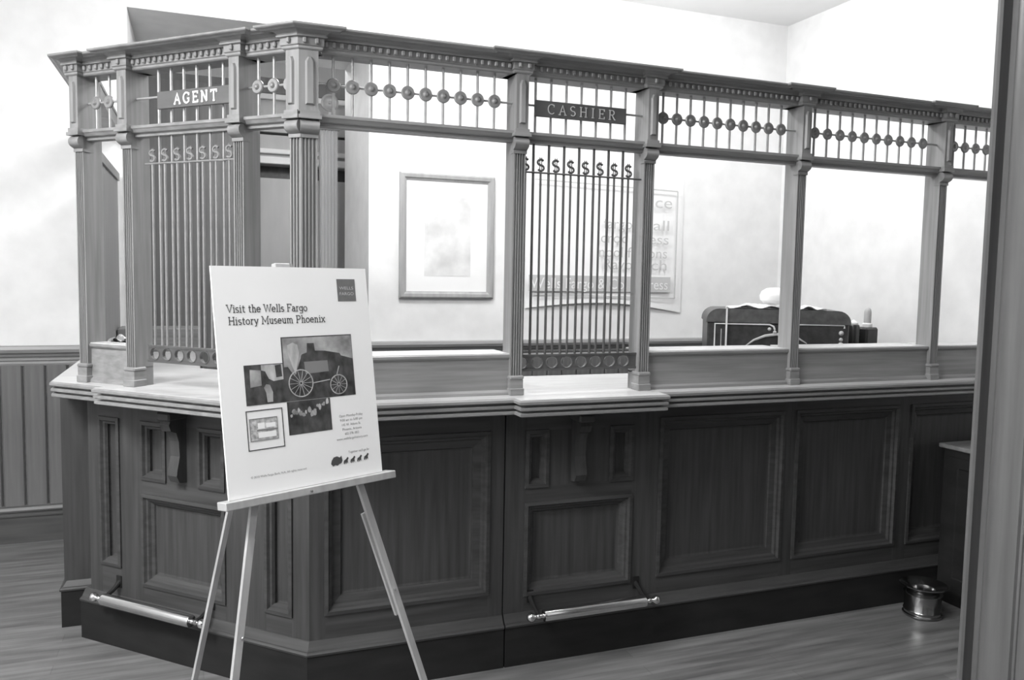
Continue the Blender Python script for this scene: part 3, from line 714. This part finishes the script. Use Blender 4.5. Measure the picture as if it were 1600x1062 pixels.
ea = thing('easel', 'light wooden tripod easel standing in front of the counter', 'easel', (.25, 2.6, 0))
def zfoot(u):  # point on leg plane at floor
    v = -(O.z+.0)/V.z; p = FBd @ Vector((u, .022, v)); return p
def leg(mb, a, b, wd, th):
    a, b = Vector(a), Vector(b); d = (b-a).normalized(); s = U - d*U.dot(d); s.normalize(); t = d.cross(s)
    vs = []
    for p in (a, b):
        for i, j in ((-1,-1), (1,-1), (1,1), (-1,1)): vs.append(tuple(p + s*i*wd/2 + t*j*th/2))
    mb.add(vs, [(0,1,2,3), (7,6,5,4)]+[(k, (k+1) % 4, 4+(k+1) % 4, 4+k) for k in range(4)])
    return mb
apx = FBd @ Vector((.244, .022, .672))
fl = zfoot(-.105); fl.z = 0.001; fr = zfoot(.690); fr.z = .001
part('leg', leg(MB(), apx+U*(-.012), fl, .021, .014), EASEL, ea); part('leg', leg(MB(), apx+U*.012, fr, .021, .014), EASEL, ea)
def lerp(a, b, t): return a+(b-a)*t
rear_foot = Vector((-.058, 2.945, .001)); rtop = apx + Vector((-.008, .018, 0))
part('leg', leg(MB(), rtop, rear_foot, .018, .013), EASEL, ea)
for f, e in ((fl, -1), (fr, 1)):      # overlapping leg joints with bolts
    a = lerp(apx, f, .50); b = lerp(apx, f, .72)
    k = part('leg_splice', leg(MB(), a - N*-.013*-1 + U*(-.004*e), b - N*.013 + U*(-.004*e), .020, .010), EASEL, ea)
    q = lerp(apx, f, .665)
    part('bolt', MB().lathe([(.004, 0), (.004, .006), (.002, .008)], 10, Matrix.Translation(q + N*.006) @ N.to_track_quat('Z', 'Y').to_matrix().to_4x4()), CHROME, k)
part('ledge', MB().box(-.0215, .559, -.024, .03, -.0245, -.001, FBd, b=.002), EASEL, ea)
part('peg', MB().lathe([(.004, 0), (.004, .006), (.002, .007)], 10, FBd @ T(.2446, -.024, -.014) @ Matrix.Rotation(math.pi/2, 4, 'X')), CHROME, ea)
part('top_block', MB().box(.206, .258, .010, .034, .640, .674, FBd, b=.003), EASEL, ea)

# ================================================================== THINGS BEHIND THE COUNTER
# framed picture
pf = thing('picture', 'pale framed print hanging on the back wall left of the CASHIER window', 'picture', (1.53, YB, 1.398))
FW = T(0, YB, 0)
part('frame', MB().rings(1.207, 1.851, 1.398, 2.207, [(0, 0), (0, -.022), (.010, -.030), (.030, -.028), (.040, -.018), (.046, -.016), (.046, -.008)], FW, cap=False), FRAMEW, pf)
part('mat_board', MB().box(1.25, 1.81, -.010, -.002, 1.44, 2.165, FW), CARD, pf)
part('print', MB().box(1.375, 1.69, -.0115, -.008, 1.545, 2.06, FW), PRINT, pf)
# poster
po = thing('poster', 'large pale printed poster on the back wall behind the CASHIER window', 'poster', (2.7, YB, 1.33))
n = 16; vs = []; fs = []
for i in range(n+1):
    x = 2.085+1.24*i/n; t = i/n
    sag = .055*math.sin(math.pi*t)*1.0; yy = -.012-.02*math.sin(math.pi*t)
    for y in (yy, yy+.0015):
        vs += [(x, y, 1.335-.03*t+sag), (x, y*.5-.003, 1.6), (x, -.004, 2.285-.06*t+.055*t)]
for i in range(n):
    a, b = i*6, i*6+6
    fs += [(a, b, b+1, a+1), (a+1, b+1, b+2, a+2), (a+3, a+4, b+4, b+3), (a+4, a+5, b+5, b+4), (a, a+3, b+3, b), (a+2, b+2, b+5, a+5)]
part('sheet', MB().add(vs, fs, FW), CARD, po)
PY = -.041
FP = T(0, YB+PY, 0)
bd_ = MB()
for a, b in (((2.13,2.21),(3.255,2.185)), ((3.255,2.185),(3.255,1.41)), ((3.255,1.41),(2.13,1.435))): ribbon(bd_, [a, b], .010, FP, 0, .002)
part('border_line', bd_, INKL, po)
bn = part('banner', MB().box(2.10, 3.215, 0, .002, 1.455, 1.565, FP), INKL, po)
part('banner_lettering', font_text('Wells Fargo & Co. Express', .105, FP @ T(2.112, -.002, 1.475), 1.08), WHITE, bn)
for txt, x, z, wd in (('ce', 3.07, 2.06, .14), ('fargou', 2.66, 1.90, .28), ('all', 3.06, 1.90, .13), ('croc n', 2.64, 1.80, .30), ('less', 3.00, 1.80, .19), ('nool f s', 2.63, 1.70, .32), ('ions', 3.00, 1.70, .18), ('Rayon', 2.67, 1.60+.015, .28), ('ich', 3.02, 1.60+.015, .16)):
    part('poster_lettering', font_text(txt, .105 if txt != 'ce' else .12, FP @ T(x, 0, z), wd), INKL, po)
# desk below the trunk
dk = thing('desk', 'plain dark desk behind the counter, carrying the trunk', 'desk', (3.35, 4.15, 0))
part('desk_top', MB().box(2.62, 4.15, 3.60, 4.72, .90, .945, b=.006), BASEH, dk)
for x in (2.66, 4.04):
    for y in (3.66, 4.60): part('leg', MB().box(x, x+.06, y, y+.06, 0, .90), BASEW, dk)
part('apron', MB().box(2.72, 4.04, 3.67, 3.69, .78, .90), BASEH, dk)
# trunk, turned towards the counter window
TA = math.radians(30)
FT = T(3.25, 4.0, 0) @ Matrix.Rotation(-TA, 4, 'Z')
def tp(x, z):     # drawing position on the trunk front to trunk coordinates
    q = (4*x-13)/(4*math.cos(TA)+math.sin(TA)*x); t = (4-math.sin(TA)*q)/4
    return (q, 1.55-(1.55-z)*t)
tk = thing('trunk', 'dark leather trunk with domed lid and pale line decoration', 'trunk', FT @ Vector((0, .25, .9455)), -TA)
def rounded(x0, x1, z0, z1, r, n=6):
    return [(x0, z0), (x1, z0)] + [(x1-r+r*math.cos(math.radians(90*i/n)), z1-r+r*math.sin(math.radians(90*i/n))) for i in range(n+1)] + [(x0+r-r*math.sin(math.radians(90*i/n)), z1-r+r*math.cos(math.radians(90*i/n))) for i in range(n+1)]
def extr_y(poly, y0, y1, F=I4):
    n = len(poly); vs = [(x, y0, z) for x, z in poly]+[(x, y1, z) for x, z in poly]
    return MB().add(vs, [tuple(range(n)), tuple(range(2*n-1, n-1, -1))]+[(i, (i+1) % n, n+(i+1) % n, n+i) for i in range(n)], F)
xl, xr = tp(2.735, 1.3)[0], tp(3.775, 1.3)[0]
part('trunk_body', MB().box(xl, xr, 0, .42, .946, 1.302, FT, b=.008), LEATHER, tk)
part('trunk_lid', extr_y(rounded(xl-.008, xr+.008, 1.298, 1.380, .075), -.008, .428, FT), TRUNKL, tk, smooth=True)
LY = -.002
def tl(pts, r): return MB().tube([(tp(x, z)[0], LY, tp(x, z)[1]) for x, z in pts], r, 6, FT)
part('line_inlay', tl([(2.786, .99), (2.786, 1.300), (3.17, 1.292), (3.20, 1.28), (3.21, 1.26)], .0055), CLOTH, tk)
part('line_inlay', tl([(3.735, 1.265), (3.735, 1.285), (3.36, 1.292), (3.32, 1.28), (3.305, 1.26)], .0055), CLOTH, tk)
part('line_inlay', tl([(2.83, .99), (2.83, 1.27)], .003), INKL, tk)
part('scroll_ornament', tl([(3.0, 1.165), (3.06, 1.20), (3.14, 1.225), (3.22, 1.232), (3.30, 1.23), (3.37, 1.215), (3.45, 1.175)], [.003, .007, .009, .010, .009, .007, .003]), INKL, tk)
for x, z, r in ((3.17, 1.265, .011), (3.21, 1.245, .012), (3.712, 1.235, .015), (3.712, 1.195, .012), (3.712, 1.165, .015)):
    q = tp(x, z)
    part('stud', MB().lathe([(r, 0), (r*.7, r*.7), (.001, r)], 10, FT @ T(q[0], LY, q[1]) @ Matrix.Rotation(math.pi/2, 4, 'X')), INKL, tk)
q = tp(2.863, 1.2)[0]
part('strap', MB().box(q-.005, q+.005, -.018, -.009, 1.10, 1.392, FT).box(q-.005, q+.005, -.018, .03, 1.380, 1.392, FT), CLOTH, tk)
# cloths on the trunk
def sheet(x0, x1, y0, y1, z, amp, seed, F=I4):
    rnd = random.Random(seed); nx, ny = 14, 8; vs = []; fs = []
    g = [[rnd.random() for _ in range(ny+1)] for _ in range(nx+1)]
    for i in range(nx+1):
        for j in range(ny+1):
            e = min(i, nx-i)/nx*2
            vs.append((x0+(x1-x0)*i/nx+.006*(g[i][j]-.5), y0+(y1-y0)*j/ny+.012*(g[i-1][j]-.5), z+amp*(g[i][j]*.12+.88*math.sin(i*.45+j*.3+seed)**2)*min(1, .25+e)))
    m = (nx+1)*(ny+1); vs += [(a, b, c-.003) for a, b, c in vs]
    q = lambda i, j: i*(ny+1)+j
    for i in range(nx):
        for j in range(ny): fs += [(q(i,j), q(i+1,j), q(i+1,j+1), q(i,j+1)), (m+q(i,j), m+q(i,j+1), m+q(i+1,j+1), m+q(i+1,j))]
    for i in range(nx): fs += [(q(i,0), m+q(i,0), m+q(i+1,0), q(i+1,0)), (q(i,ny), q(i+1,ny), m+q(i+1,ny), m+q(i,ny))]
    for j in range(ny): fs += [(q(0,j), q(0,j+1), m+q(0,j+1), m+q(0,j)), (q(nx,j), m+q(nx,j), m+q(nx,j+1), q(nx,j+1))]
    return MB().add(vs, fs, F)
part('folded_cloth', sheet(tp(2.885, 1.3)[0], tp(3.30, 1.3)[0], .01, .26, 1.385, .026, 3, FT), CLOTH, smooth=True, at=FT @ Vector((-.1, .13, 1.382)), label='crumpled white cloth on the left half of the trunk lid', cat='cloth')
part('folded_cloth', sheet(tp(3.34, 1.3)[0], tp(3.60, 1.3)[0], .01, .26, 1.385, .022, 5, FT), CLOTH, smooth=True, at=FT @ Vector((.2, .13, 1.382)), label='crumpled white cloth on the trunk lid, right of the wooden post', cat='cloth')
bq = FT @ Vector((-.02, .13, 0))
part('white_bundle', MB().lathe([(.02, 1.408), (.06, 1.412), (.086, 1.434), (.090, 1.460), (.078, 1.488), (.05, 1.506), (.012, 1.511)], 20, T(bq.x, bq.y, 0)), CLOTH, smooth=True, at=(bq.x, bq.y, 1.408), label='round white bundle on top of the trunk behind the post', cat='bundle')
# jars at the right of the trunk
jr = thing('jar', 'short dark jar with pale lid close beside the trunk', 'jar', (3.825, 4.02, .945))
part('jar_body', MB().lathe([(.036, .946), (.040, .955), (.040, 1.27), (.034, 1.286), (.026, 1.29)], 18, T(3.825, 4.02, 0)), GLASSD, jr, smooth=True)
part('lid', MB().lathe([(.028, 1.288), (.028, 1.300), (.018, 1.306), (.006, 1.318), (.001, 1.319)], 16, T(3.825, 4.02, 0)), CLOTH, jr, smooth=True)
bt = thing('bottle', 'dark square-shouldered bottle with a tall pale stopper, right of the trunk', 'bottle', (3.935, 4.02, .945))
part('bottle_body', MB().box(3.885, 3.985, 3.97, 4.07, .946, 1.272, b=.012), GLASSD, bt)
part('collar', MB().lathe([(.028, 1.27), (.030, 1.276), (.030, 1.292), (.024, 1.298)], 16, T(3.935, 4.02, 0)), CLOTH, bt, smooth=True)
part('stopper', MB().lathe([(.022, 1.297), (.022, 1.365), (.019, 1.382), (.010, 1.393), (.001, 1.395)], 16, T(3.935, 4.02, 0)), CABL, bt, smooth=True)
# small paper on the sill by the agent window
part('wooden_box', MB().box(-.415, -.30, 4.32, 4.48, 1.1015, 1.20, b=.004), WOOD, at=(-.36, 4.4, 1.1015), label='small wooden box under the crumpled paper at the left end of the counter', cat='box')
part('crumpled_paper', sheet(-.415, -.31, 4.33, 4.46, 1.204, .03, 9), CLOTH, at=(-.36, 4.38, 1.20), label='small crumpled pale paper on the inner ledge left of the AGENT window', cat='paper')
part('inner_ledge', MB().box(-.42, -.01, 4.92, 5.185, 1.1015, 1.228, b=.004), WOODH, at=(-.2, 5.0, 1.10), label='low wooden ledge box behind the AGENT window', cat='ledge')
# furniture seen through the opening in the back wall
ga = thing('wardrobe', 'tall grey panelled cabinet standing in the passage behind the AGENT window', 'cabinet', (0, 6.7, 0))
part('carcass', MB().box(-.34, .36, 6.42, 7.0, 0, 2.95), CABG, ga)
for i in range(4):
    part('board', MB().box(-.33+.172*i, -.33+.172*i+.166, 6.402, 6.42, .05, 2.90, b=.004), CABG, ga)
gb = thing('shelf_unit', 'pale grey shelf unit with a dark open compartment in the passage', 'shelf unit', (.74, 6.9, 0))
for z0, z1, m in ((0, 2.272, CABL), (2.375, 2.60, CABL), (2.62, 2.90, CABL), (2.91, 3.03, CABG)):
    part('carcass', MB().box(.40, 1.2, 6.62, 7.1, z0, z1, b=.004), m, gb)
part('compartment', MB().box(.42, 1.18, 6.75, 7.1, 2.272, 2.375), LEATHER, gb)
part('shelf', MB().box(.39, 1.2, 6.58, 7.1, 2.378, 2.43, b=.004), CARD, gb)
part('shelf', MB().box(.39, 1.2, 6.58, 7.1, 2.455, 2.49, b=.004), CARD, gb)
part('shelf', MB().box(.39, 1.2, 6.58, 7.1, 2.86, 2.90, b=.004), CARD, gb)
cp = thing('fluted_post', 'pale fluted post with a round boss, beyond the passage opening', 'post', (.92, 6.4, 0))
FPs = T(.86, 6.32, 0)
poly = [(.125, .1), (0, .1), (0, 0)] + [p for i in range(5) for p in ((.004+i*.024, 0), (.010+i*.024, .012), (.018+i*.024, .012), (.024+i*.024, 0))] + [(.125, 0)]
part('shaft', MB().prism(poly, 0, 2.62, FPs), CABL, cp)
part('post_cap', MB().box(-.02, .145, -.02, .12, 2.62, 2.70, FPs, b=.006), CABL, cp)
part('boss', MB().lathe([(.065, 0), (.065, .012), (.05, .02), (.045, .016), (.014, .016), (.012, .03), (.001, .034)], 24, T(.935, 6.38, 2.83) @ Matrix.Rotation(math.pi/2, 4, 'X')), BRASS, cp, smooth=True)
part('boss_stem', MB().box(.925, .945, 6.378, 6.40, 2.69, 2.83), CABL, cp)

# ================================================================== RIGHT-HAND FLOOR
sk = thing('side_cabinet', 'low wooden cabinet with shade painted into its body at the far right beside the spittoon, partly behind the door casing', 'cabinet', (3.7, 2.6, 0))
part('carcass', MB().box(3.395, 4.0, 2.15, 2.932, 0, .755), PLINTH, sk)  # black plinth colour stands in for shade on the cabinet body
part('cabinet_top', MB().box(3.380, 4.02, 2.13, 2.955, .755, .776, b=.004), WOODH, sk)
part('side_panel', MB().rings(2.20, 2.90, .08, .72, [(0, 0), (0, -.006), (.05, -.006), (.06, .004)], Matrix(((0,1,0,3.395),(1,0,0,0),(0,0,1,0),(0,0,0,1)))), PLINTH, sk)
sp = thing('spittoon', 'shiny metal spittoon with flared rim on the floor at the right', 'spittoon', (3.160, 2.80, 0))
SX = T(3.160, 2.80, 0)
part('spittoon_body', MB().lathe([(.002, .001), (.082, .001), (.086, .005), (.086, .011), (.080, .016), (.080, .024), (.083, .028), (.080, .033), (.080, .104), (.085, .109), (.080, .114), (.072, .118), (.064, .121)], 32, SX, cap1=False), SPITM, sp, smooth=True)
part('flared_rim', MB().lathe([(.064, .121), (.074, .126), (.094, .140), (.104, .145), (.105, .149), (.099, .151), (.072, .138), (.052, .126), (.045, .100), (.044, .05)], 32, SX, cap0=False, cap1=False), SPITM, sp, smooth=True)
